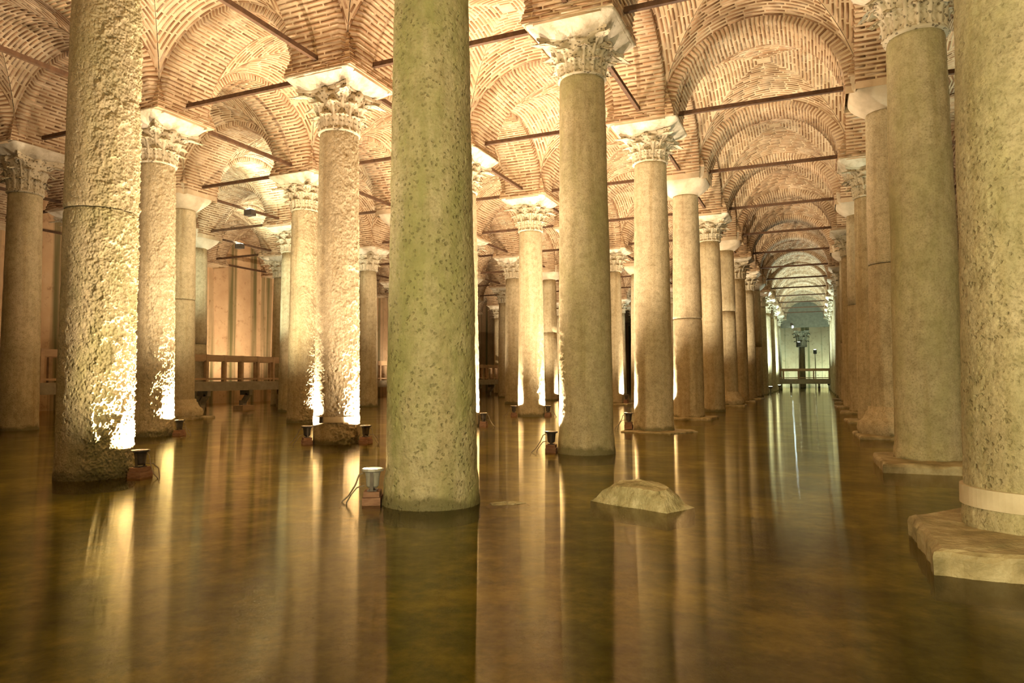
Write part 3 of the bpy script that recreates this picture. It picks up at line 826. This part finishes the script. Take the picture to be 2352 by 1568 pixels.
far_shaft = {}
def make_column(i, k):
    x, y = col_axis(i, k)
    d, r0, rt, ln = TWEAK.get((i, k), (0, .43, .357, 0))
    root = empty('stone_column', (x, y, 0))
    tag(root, col_label(i, k), 'column', {1: 'columns along the right of the aisle', 2: 'columns in the dark right bays'}.get(i, 'columns in rows left of the aisle' if i < 0 else 'columns along the left of the aisle'), 'thing')
    if ln:
        root.rotation_euler = (-ln * math.sin(YAW), ln * math.cos(YAW), 0)
    dist = math.hypot(x, y); plain = (i, k) in CUSH
    neck = 6.42 if plain else NECK.get((i, k), 5.86)
    seed = (i * 31 + k * 17) % 97
    # direction from the axis to the camera
    az = math.atan2(-y, -x)
    chip, _ = CHIP.get((i, k), (0, 0)); cdir = az + math.radians(55)
    lean = lambda Z: 0
    def r_at(Z):
        v = np.clip(Z / 6.0, -0.1, 1.1); return r0 + (rt - r0) * v + 0.006 * np.sin(np.clip(v, 0, 1) * np.pi)
    if dist < 9: nu, dz = 260, 0.011
    elif dist < 14 or chip > .6: nu, dz = 220, 0.014
    elif dist < 24: nu, dz = 80, 0.045
    else: nu, dz = 32, 0.35
    if (i, k) in ((-1, 0),): nu, dz = 400, 0.0085
    if k < 0: nu, dz = 48, 0.2
    rough = {(-1, 0): 1.0, (0, 0): 1.0, (1, 0): .8}.get((i, k), 0.5)
    algae = ALGAE.get((i, k), 0.03)
    foot = 0.030 if (i, k) in ((0, 0), (0, 1), (1, 0), (1, 1)) else 0.012
    zb = -0.42
    sm = SEAM.get((i, k))
    if sm:
        build_shaft('lower_drum', root, zb, sm - 0.006, r_at, nu, int((sm - zb) / dz), seed, rough, algae, foot, chip, cdir)
        build_shaft('upper_drum', root, sm + 0.006, neck, lambda Z: r_at(Z) + 0.006, nu, int((neck - sm) / dz), seed + 3, rough, algae * 0.7, 0, chip, cdir)
    else:
        build_shaft('shaft', root, zb, neck, r_at, nu, int((neck - zb) / dz), seed, rough, algae, foot, chip, cdir)
    if plain:
        c = link('capital', CUSHION, root, (0, 0, neck)); c.scale = (1, 1, (7.0 - neck) / 0.66 if False else 1.0)
        top = neck + 0.66
        if top < PIER_Z0: pass
    else:
        rzc = 0
        sc = (6.62 - neck) / CAPH
        if dist < 27:
            cp = link('capital', BELL, root, (0, 0, neck)); cp.scale = (1.04, 1.04, sc)
            for q in range(8):
                link('leaf', LEAF_LOW, cp, rot=(0, 0, q * math.pi / 4))
                link('leaf', LEAF_UP, cp, rot=(0, 0, q * math.pi / 4 + math.pi / 8))
            for q in range(4): link('leaf', LEAF_COR, cp, rot=(0, 0, q * math.pi / 2 + math.pi / 4))
            link('abacus', ABACUS, cp)
            for q in range(4): link('boss', BOSSES[q], cp)
        else:
            cp = link('capital', CAP_FAR, root, (0, 0, neck)); cp.scale = (1.04, 1.04, sc)
        link('impost_block', IMPOSTS[(i * 3 + k) % 4], root, (0, 0, 6.598))
    bt = BASE.get((i, k))
    if bt == 'mould':
        link('moulded_base', MBASE, root); link('plinth', PLINTH, root, rot=(0, 0, 0.05))
    elif bt == 'plinth': link('plinth', PLINTH, root, rot=(0, 0, (seed % 7 - 3) * 0.03))
    return root

COLS = {}
vis_cols = [(1, k) for k in range(0, 14)] + [(0, k) for k in range(-1, 14)] + [(-1, k) for k in range(-1, 13)] + [(-2, k) for k in range(0, 12)] + \
           [(-3, k) for k in range(1, 11)] + [(-4, k) for k in range(2, 11)] + [(2, k) for k in range(0, 6)]
for i, k in vis_cols: COLS[(i, k)] = make_column(i, k)

# slabs, bands and clamps of single columns
def on_col(ik, name, me): return link(name, me, COLS[ik])
ax, ay = col_axis(1, 0)
on_col((1, 0), 'plinth', slab_mesh('plinth', [(.60 - ax, 6.05 - ay), (.61 - ax, 4.90 - ay), (1.5 - ax, 4.84 - ay), (2.3 - ax, 4.9 - ay), (2.2 - ax, 6.7 - ay), (1.0 - ax, 6.55 - ay)], -0.4, 0.155, 71, M_SLAB, 0.05, 0.06))
ax, ay = col_axis(1, 1)
on_col((1, 1), 'plinth', slab_mesh('plinth', [(.68 - ax, 11.3 - ay), (.71 - ax, 9.80 - ay), (2.1 - ax, 9.86 - ay), (2.1 - ax, 11.5 - ay)], -0.4, 0.115, 73, M_SLAB, 0.04, 0.04))
ax, ay = col_axis(0, 2)
on_col((0, 2), 'plinth', slab_mesh('plinth', [(-.62, -.62), (.5, -.75), (.95, -.05), (.6, .6), (-.7, .55)], -0.4, 0.03, 77, M_SLAB, 0.02, 0.06))
def band(ik, z0, z1, m, name='clamp_band'):
    r0, rt = TWEAK[ik][1:3]; n = 72; extra = 0.030 if ik in ((1, 0),) else 0.014
    def r(z): return r0 + (rt - r0) * z / 6 + extra
    mb = MB(); mb.lathe([(r(z0) - .03, z0), (r(z0), z0), (r(z1), z1), (r(z1) - .03, z1)], n, cap=False)
    return on_col(ik, name, mb.mesh(name, m, False))
band((1, 0), 0.29, 0.42, M_BAND)
band((-1, 1), 0.40, 0.50, M_BAND)
az = math.atan2(-col_axis(-1, 1)[1], -col_axis(-1, 1)[0]) - math.radians(38)
bk = MB().box((0.44 * math.cos(az), 0.44 * math.sin(az), 0.45), (0.03, 0.07, 0.11), Matrix.Rotation(az, 3, 'Z')).mesh('buckle', M_LAMPBODY)
on_col((-1, 1), 'buckle', bk)

# ------------------------------------------------------------------ iron tie rods
ROD_X = MB().box((0, 0, 0), (3.38, 0.075, 0.085)).mesh('tie_rod', M_IRON)
ROD_Y = MB().box((0, 0, 0), (0.075, 3.40, 0.085)).mesh('tie_rod', M_IRON)
BAYN = {0: 'across the aisle', -1: 'across the bays left of the aisle', -2: 'across second bays left of the aisle', -3: 'across third bays left of the aisle', -4: 'across fourth bays left of the aisle', -5: 'across the bays along the left wall', 1: 'across the bays right of the aisle'}
def rod(me, loc, label, grp):
    o = link('tie_rod', me, None, loc); tag(o, label, 'tie rod', grp, 'thing'); return o
for i in range(-5, 2):
    for k in range(0, 14):
        if i < -2 and (k < 1 or k > 8): continue
        if i == 1 and k > 5: continue
        rod(ROD_X, (GX(i) + SX / 2, GY(k), 7.07), f'iron tie rod {BAYN[i]}, {ORD[k + 1]} arch back', 'tie rods spanning from row to row')
for i in range(-5, 2):
    for k in range(0, 13):
        if i < -2 and (k < 1 or k > 7): continue
        if i == 1 and k > 4: continue
        nm = 'along the left wall' if i == -5 else 'joining columns of the ' + ROWN[i]
        rod(ROD_Y, (GX(i), GY(k) + SY / 2, 7.03), f'iron tie rod {nm}, {ORD[k + 1]} span', 'tie rods running along the rows')

# ------------------------------------------------------------------ uplights at the feet of the columns
def spot(parent, loc, direction, energy, col, angle=150, blend=0.35, radius=0.04):
    L = bpy.data.lights.new('lamp_light', 'SPOT'); L.energy = energy; L.color = col
    L.spot_size = math.radians(angle); L.spot_blend = blend; L.shadow_soft_size = radius
    o = bpy.data.objects.new('lamp_light', L); COL.objects.link(o); o.parent = parent; o.location = loc
    o.rotation_euler = Vector(direction).to_track_quat('-Z', 'Y').to_euler()
    return o
UP_BLOCK = MB().box((0, 0, 0.02), (0.24, 0.17, 0.10)).box((0, 0.0, 0.098), (0.20, 0.15, 0.05)).mesh('wooden_block', M_BLOCK)
def bracket_mb():
    mb = MB().box((0, 0, 0.128), (0.13, 0.09, 0.012))
    for s in (-1, 1): mb.box((s * 0.075, 0, 0.215), (0.012, 0.03, 0.18))
    return mb
UP_BRACKET = bracket_mb().mesh('bracket', M_LAMPBODY)
def housing_mb(): return MB().lathe([(0.04, 0.15), (0.06, 0.17), (0.066, 0.25), (0.075, 0.30), (0.105, 0.312), (0.105, 0.332), (0.090, 0.334), (0.086, 0.314)], 20)
UP_HOUSING = housing_mb().mesh('housing', M_LAMPBODY, False)
UP_HOUSING_G = housing_mb().mesh('housing', M_LAMPGREY, False)
def lens(m): return MB().lathe([(0.02, 0.314), (0.084, 0.314), (0.080, 0.317)], 20).mesh('lens', m)
UP_LENS_W, UP_LENS_G = lens(M_LENS_W), lens(M_LENS_G)
def cable_mb(seed):
    R_ = random.Random(seed)
    s = R_.choice((-1, 1))
    a = [Vector((0.09, 0, 0.29)), Vector((0.13, 0.02 * s, 0.27)), Vector((0.17, 0.05 * s, 0.17)), Vector((0.24, 0.09 * s, 0.06)), Vector((0.30, 0.10 * s, 0.01)), Vector((0.33, 0.10 * s, -0.06))]
    b_ = [Vector((0.08, 0, 0.17)), Vector((0.14, -0.05 * s, 0.16)), Vector((0.19, -0.08 * s, 0.10)), Vector((0.24, -0.03 * s, 0.02)), Vector((0.25, 0.0, -0.06))]
    mb = MB(); mb.tube(a, 0.008); mb.tube(b_, 0.007); return mb
def uplight(ik, rel_deg, gap, energy, col, label, green=False, grey=False, angle=162, tilt=0.10, cable=True, z=0.0):
    """rel_deg: bearing round the shaft from the side facing the camera, positive to the right"""
    x, y = col_axis(*ik); r0 = TWEAK.get(ik, (0, .43, .357, 0))[1]
    az = math.atan2(-y, -x) + math.radians(rel_deg)
    px, py = x + (r0 + gap) * math.cos(az), y + (r0 + gap) * math.sin(az)
    root = empty('uplight', (px, py, z), az)
    tag(root, label, 'uplight', 'lamps standing at the feet of columns', 'thing')
    link('wooden_block', UP_BLOCK, root, rot=(0, 0, math.pi / 2)); link('bracket', UP_BRACKET, root, rot=(0, 0, math.pi / 2))
    link('housing', UP_HOUSING_G if grey else UP_HOUSING, root); link('lens', UP_LENS_G if green else UP_LENS_W, root)
    if cable: link('cable', cable_mb(hash(ik) % 100).mesh('cable', M_CABLE), root)
    spot(root, (0, 0, 0.345), (-tilt, 0, 1), energy, col, angle)
    return root
E1 = 980.0
uplight((-1, 0), 52, 0.19, E1 * 1.0, PINK, 'lamp on a brick-like block with looping cables beside the chipped gold-lit column')
uplight((-2, 1), 58, 0.19, E1 * 1.0, (1, .86, .55), 'lamp with pale cables at the foot of the blazing white column')
uplight((-1, 1), 62, 0.18, E1 * 1.0, PINK, 'lamp right of the banded column, on a block in the water')
uplight((-1, 1), -78, 0.12, E1 * 0.9, WARM, 'dark lamp left of the banded column, half behind its foot')
uplight((-2, 2), 62, 0.18, E1 * 1.0, WARM, 'lamp at the lit foot of the column behind the banded column')
uplight((0, 0), -92, 0.12, E1 * 1.1, PINK, 'grey lamp on a block left of the green foreground column', grey=True, angle=92, tilt=-1.25)
uplight((-1, 2), 75, 0.12, E1 * 1.0, WARM, 'small lamp just right of the green foreground column, farther back')
uplight((0, 1), -95, 0.13, E1 * 1.1, PINK, 'lamp with a slanting rope left of the algae-stained column', tilt=-0.28, angle=152)
uplight((0, 2), -95, 0.13, E1 * 1.1, PINK, 'lamp on the thin slab left of the smooth leaf-capital column', z=0.07, tilt=-0.28, angle=152)
uplight((0, 3), -95, 0.15, E1, WARM, 'lamp behind the left edge of the two-drum round-capital column', z=0.12, tilt=-0.28, angle=152)
uplight((-1, 3), 72, 0.12, E1, WARM, 'lamp right of the slim column between the two green columns')
uplight((-1, 3), -80, 0.14, E1, PINK, 'dark lamp left of the slim column between the two green columns')
uplight((-2, 5), 75, 0.12, E1, WARM, 'tiny lamp at the lit edge of the fifth column in the third row')
uplight((-2, 6), 70, 0.12, E1, WARM, 'tiny lamp beside the far two-drum column left of the algae-stained column')
uplight((-1, 5), 70, 0.12, E1, WARM, 'tiny bright lamp seen between the algae-stained and smooth columns', z=0.12)
uplight((0, 4), -100, 0.13, E1, WARM, 'lamp hidden behind the foot of the fifth column left of the aisle', tilt=-0.28, angle=152)
uplight((0, 6), -100, 0.13, E1, WARM, 'far lamp behind the seventh column left of the aisle', z=0.12, tilt=-0.28, angle=152)

# lamps fixed under the tie rods
def rodlamp(loc, energy, col, label, m, down=(0, 0, 1), angle=160, size=0.24):
    root = empty('box_floodlight', loc); tag(root, label, 'floodlight', 'box lamps hung on tie rods', 'thing')
    link('housing', MB().box((0, 0, 0), (size * 1.3, size, size * 0.8)).box((0, 0, size * 0.42), (size * 1.15, size * 0.86, size * 0.06)).mesh('housing', M_LAMPBODY), root)
    link('lens', MB().box((0, 0, size * 0.46), (size * 1.0, size * 0.7, size * 0.04)).mesh('lens', m), root)
    link('bracket', MB().box((0, 0.0, size * 0.6), (size * 0.12, size * 1.1, size * 0.1)).box((0, size * 0.55, size * 0.35), (size * 0.12, size * 0.1, size * 0.6)).mesh('bracket', M_LAMPBODY), root)
    spot(root, (0, 0, size * 0.52), down, energy, col, angle, 0.5, 0.06)
    return root
rodlamp((-17.6, 18.0, 6.86), 420, GREENW, 'black box lamp hanging from a tie rod before the white-lit vault', M_LENS_G)
rodlamp((-22.45, 22.4, 6.86), 420, GREENW, 'small dark lamp on a tie rod in front of the wall arch', M_LENS_G)

# ------------------------------------------------------------------ boulder and silt
def boulder():
    """angular block: low pointed ends, flat sloping top, steep pale front; rings of an outline at rising heights"""
    water = [(-2.05, 6.56), (-1.75, 6.40), (-1.48, 6.30), (-1.24, 6.20), (-1.16, 6.36), (-1.06, 6.57), (-1.30, 6.80), (-1.60, 6.92), (-1.88, 6.84)]
    mid = [(-1.99, 6.56), (-1.74, 6.425), (-1.48, 6.325), (-1.26, 6.235), (-1.20, 6.38), (-1.14, 6.56), (-1.32, 6.76), (-1.60, 6.86), (-1.85, 6.79)]
    rim = [(-1.86, 6.55), (-1.72, 6.455), (-1.49, 6.365), (-1.33, 6.33), (-1.27, 6.42), (-1.27, 6.56), (-1.38, 6.68), (-1.60, 6.76), (-1.78, 6.72)]
    zs = [[-0.3] * 9, [0.0] * 9, [0.035, 0.055, 0.05, 0.045, 0.06, 0.03, 0.04, 0.05, 0.05], [0.155, 0.165, 0.150, 0.140, 0.16, 0.155, 0.18, 0.205, 0.20]]
    def dens(ol):
        out = []
        for q in range(9):
            for j in range(6):
                t = j / 6; a_, b_ = ol[q], ol[(q + 1) % 9]; out.append((a_[0] * (1 - t) + b_[0] * t, a_[1] * (1 - t) + b_[1] * t))
        return np.array(out)
    def densz(zz): return np.array([zz[q] * (1 - j / 6) + zz[(q + 1) % 9] * j / 6 for q in range(9) for j in range(6)])
    W_, Mi, Ri = dens(water), dens(mid), dens(rim); c = Ri.mean(0)
    rings = [(W_, densz(zs[0])), (W_, densz(zs[1])), (Mi, densz(zs[2])), ((Mi + Ri) / 2 + 0.0, (densz(zs[2]) + densz(zs[3])) / 2 + 0.012), (Ri, densz(zs[3]))]
    for s_ in (0.92, 0.7, 0.45, 0.2): rings.append(((Ri - c) * s_ + c, densz(zs[3]) * 0.5 + 0.092 + 0.012 * (1 - s_)))
    P = np.concatenate([np.column_stack([xy, z]) for xy, z in rings]); m_ = 54
    d = P - np.array((c[0], c[1], -0.1)); d /= np.linalg.norm(d, axis=1)[:, None]
    P += d * ((fbm(P * 6, 4, 4) - 0.5) * 0.05 + (fbm(P * 26, 8, 3) - 0.5) * 0.02)[:, None]
    F = []
    for a_ in range(len(rings) - 1):
        for j in range(m_):
            k = (j + 1) % m_; F.append((a_ * m_ + j, a_ * m_ + k, (a_ + 1) * m_ + k, (a_ + 1) * m_ + j))
    F.append(tuple((len(rings) - 1) * m_ + j for j in range(m_)))
    return np_mesh('boulder', P, F, False, M_ROCK)
bo = link('boulder', boulder())
tag(bo, 'flat-topped greenish boulder rising from the water in front', 'boulder')
def silt():
    R_ = np.random.default_rng(5); n = 40; vs_ = []; c = np.array((-2.74, 6.12))
    for ring, (s, z) in enumerate(((1.0, -0.03), (0.8, 0.004), (0.5, 0.012), (0.2, 0.016))):
        for j in range(n):
            t = 2 * math.pi * j / n; r = 0.13 * (1 + 0.35 * math.sin(2 * t + 0.6) + 0.15 * math.sin(5 * t)) * s
            vs_.append((c[0] + r * 1.25 * math.cos(t) * math.cos(YAW) - r * 0.8 * math.sin(t) * math.sin(YAW), c[1] + r * 1.25 * math.cos(t) * math.sin(YAW) + r * 0.8 * math.sin(t) * math.cos(YAW), z + R_.uniform(-.006, .006)))
    F = []
    for a in range(3):
        for j in range(n):
            k = (j + 1) % n; F.append((a * n + j, a * n + k, (a + 1) * n + k, (a + 1) * n + j))
    F.append(tuple(3 * n + j for j in range(n)))
    return np_mesh('silt_patch', vs_, F, False, M_SLAB)
tag(link('silt_patch', silt()), 'thin patch of brown scum on the water beside the green foreground column', 'silt')

# ------------------------------------------------------------------ walkway along the left wall
def walkway(name, p0, p1, label, z_top, z_deck, z_bot, width, post_step, brackets=True):
    """p0..p1: the front edge; width away from it to the left of travel"""
    root = empty(name, (p0[0], p0[1], 0)); tag(root, label, 'walkway', kind='thing')
    a, b_ = Vector((0, 0)), Vector((p1[0] - p0[0], p1[1] - p0[1])); L = b_.length; d = b_ / L; nrm = Vector((-d.y, d.x))
    def P(s, o_, z): q = d * s + nrm * o_; return Vector((q.x, q.y, z))
    link('deck', MB().bar(P(0, width / 2, (z_deck + z_bot) / 2 + .05), P(L, width / 2, (z_deck + z_bot) / 2 + .05), width, z_deck - z_bot - .1).mesh('deck', M_CONC), root)
    link('fascia', MB().bar(P(0, -0.03, z_bot + 0.15), P(L, -0.03, z_bot + 0.15), 0.10, 0.30).mesh('fascia', M_CONC), root)
    for o_ in (0.06, width - 0.06):
        link('top_rail', MB().bar(P(0, o_, z_top - 0.12), P(L, o_, z_top - 0.12), 0.09, 0.22).mesh('top_rail', M_WOOD), root)
        link('bottom_rail', MB().bar(P(0, o_, z_deck + 0.10), P(L, o_, z_deck + 0.10), 0.07, 0.07).mesh('bottom_rail', M_WOOD), root)
        n = int(L / post_step)
        pm = MB().box((0, 0, 0), (0.11, 0.11, z_top - z_deck)).mesh('post', M_WOOD)
        for q in range(n + 1):
            link('post', pm, root, P(q * L / n, o_, (z_top + z_deck) / 2), (0, 0, math.atan2(d.y, d.x)))
    if brackets:
        n = int(L / 2.1)
        bm = MB().box((0, -0.25, z_bot - 0.1), (0.16, 0.5, 0.2)).bar((0, -0.12, z_bot - 0.15), (0, -0.40, 0.25), 0.16, 0.16).box((0, -0.42, 0.0), (0.2, 0.2, 0.7)).mesh('bracket', M_CONC)
        for q in range(n + 1):
            link('bracket', bm, root, P(q * L / n, 0.02, 0), (0, 0, math.atan2(d.y, d.x) + math.pi))
    return root
walkway('walkway', (-21.0, 9.0), (-21.0, 64.0), 'timber-railed walkway running in front of the left wall', 2.14, 1.12, 0.77, 1.1, 0.86)
walkway('footbridge', (-9.0, 66.0), (4.6, 66.0), 'railed footbridge crossing the far end of the aisle', 1.93, 1.02, 0.58, 1.1, 1.2)
ck = link('concrete_block', MB().box((-20.55, 20.85, -0.02), (0.5, 0.62, 0.42)).mesh('concrete_block', M_WOOD)); tag(ck, 'pale block standing in the water before the walkway', 'block')

# far end: silhouetted column, two lamp posts, a bluish lamp
fx, fy = -1.5, 79.0
fc = empty('far_column', (fx, fy, 0)); tag(fc, 'dark leaf-capital column standing alone behind the far footbridge', 'column', kind='thing')
link('shaft', MB().lathe([(0.34, -0.4), (0.30, 4.3)], 24).mesh('shaft', M_STONE, True), fc)
cpf = link('capital', CAP_FAR, fc, (0, 0, 4.3)); cpf.scale = (1.35, 1.35, 2.0)
link('lintel', MB().box((0, 0, 6.2), (1.5, 1.2, 0.5)).mesh('lintel', M_WALL), fc)
for px_, zz, lab in ((-1.72, 4.3, 'thin lamp post in front of the dark far column'), (-0.22, 3.5, 'shorter thin lamp post right of the dark far column')):
    q = empty('lamp_post', (px_, 77.0, 0)); tag(q, lab, 'lamp post', kind='thing')
    link('pole', MB().lathe([(0.05, -0.4), (0.04, zz)], 10).mesh('pole', M_BAND), q)
    link('lamp_head', MB().lathe([(0.12, zz), (0.16, zz + 0.05), (0.16, zz + 0.4), (0.10, zz + 0.45)], 14).mesh('lamp_head', M_LAMPBODY), q)
    link('lens', MB().lathe([(0.10, zz + 0.452), (0.12, zz + 0.47)], 14).mesh('lens', M_LENS_G), q)
bl = empty('wall_lamp', (-2.2, 75.15, 6.25)); tag(bl, 'small bluish lamp high under the far header wall', 'lamp', kind='thing')
link('housing', MB().box((0, 0.1, 0), (0.2, 0.2, 0.2)).mesh('housing', M_LAMPBODY), bl); link('lens', MB().lathe([(0.02, -0.11), (0.08, -0.11), (0.06, -0.15)], 10).mesh('lens', M_LENS_B), bl)
link('glass', MB().box((0, -0.02, 0), (0.12, 0.03, 0.12)).mesh('glass', M_LENS_B), bl)
# added floodlights that brighten the far end, side bays, left wall and near columns
def added_lamp(loc, energy, col, label, aim=(0, 0, 1), angle=150, zz=0.5):
    root = empty('added_floodlight', loc); tag(root, label, 'floodlight', 'added floodlights standing in the water', 'thing')
    link('stand', MB().lathe([(0.12, -0.4), (0.05, -0.3), (0.04, zz - 0.1)], 12).mesh('stand', M_LAMPBODY), root)
    link('housing', MB().lathe([(0.08, zz - 0.1), (0.14, zz), (0.14, zz + 0.05)], 14).mesh('housing', M_LAMPBODY), root)
    link('lens', MB().lathe([(0.05, zz + 0.052), (0.12, zz + 0.052), (0.11, zz + 0.056)], 14).mesh('lens', M_LENS_G), root)
    spot(root, (0, 0, zz + 0.1), aim, energy, col, angle, 0.5, 0.08)
    return root
added_lamp((-3.0, 51.0, 0), 2600, COOLW, 'added floodlight behind the tenth column left of the aisle')  # added cool lamps from here on turn the far arches greenish white
added_lamp((-2.9, 61.0, 0), 3200, COOLW, 'added floodlight behind the twelfth column left of the aisle')
added_lamp((0.9, 70.5, 0), 900, COOL, 'added floodlight beyond the far footbridge')
added_lamp((1.5, 81.0, 0), 600, COOL, 'added floodlight washing the far wall', (0.0, 0.6, 0.6))  # added pair that lights the far wall
added_lamp((-4.5, 81.0, 0), 600, COOL, 'second added floodlight washing the far wall', (0.0, 0.6, 0.6))
added_lamp((6.9, 18.0, 0), 1300, GREENW, 'unseen added floodlight behind the huge right-hand column')  # hidden lamp added to light the strip of bays on the right
added_lamp((-18.75, 16.25, 0), 1500, GREENW, 'unseen added floodlight behind the two-drum column in front of the walkway', (-0.1, 0.45, 1), 85)  # hidden lamp added to whiten the vault above the walkway
added_lamp((-23.7, 26.4, 0), 1000, WARM, 'unseen added floodlight washing the left wall behind the walkway', (-0.3, 0, 1))  # this and the next two are hidden lamps added for the left wall
added_lamp((-25.5, 13.0, 0), 250, WARM, 'unseen added floodlight washing the left wall at the picture edge', (-0.3, 0, 1))
added_lamp((-25.5, 44.0, 0), 700, WARM, 'unseen added floodlight washing the far left wall', (-0.3, 0, 1))
uplight((-3, 5), 100, 0.15, E1, WARM, 'added lamp hidden behind the green foreground column in the fourth row', cable=False)  # this and the next two uplights are added to lighten dark far bays
uplight((-2, 8), 100, 0.15, E1, PINK, 'added lamp at the eighth column of the third row', cable=False)
uplight((-3, 8), 100, 0.15, E1, WARM, 'added lamp at the eighth column of the fourth row', cable=False)
# unseen fill lamps added behind the viewer for the front columns and left vault
added_lamp((-1.5, -3.2, 0), 1500, GOLD, 'unseen fill floodlight added in the water behind the viewer', (0.12, 1, 0.25), 84, 1.5)
added_lamp((3.4, -1.5, 0), 1050, GOLD, 'unseen fill floodlight added in the water right behind the viewer', (-0.2, 1, 0.4), 120, 1.5)
added_lamp((-6.0, 0.6, 0), 150, WARM, 'unseen fill floodlight added in the water left behind the viewer', (0, 0.2, 1), 150, 0.5)

# ------------------------------------------------------------------ single bricks of the nearest arches and vaults
bpy.context.view_layer.update()
dg = bpy.context.evaluated_depsgraph_get()
cand = choose()
single = {}
cnt = 0
for area, pi, bi, c, n in cand[:9000]:
    tgt = c + n * 0.02; d = tgt - C0; L = d.length
    hit, loc, nn, fi, ob, mx = scn.ray_cast(dg, C0, d / L, distance=L - 0.03)
    if hit: continue
    single.setdefault(pi, set()).add(bi); cnt += 1
    if cnt >= NEAR_LIMIT: break
for pi, (o, me, bl_, Mx) in enumerate(pieces):
    if pi in single:
        rest = [b_ for bi, b_ in enumerate(bl_) if bi not in single[pi]]
        for bi in sorted(single[pi]): brick_object(Mx, bl_[bi], o, o.name.startswith('arch'))
        me = bricks_mesh('brickwork', rest)
    tag(link('brickwork', me, o), kind='stuff')
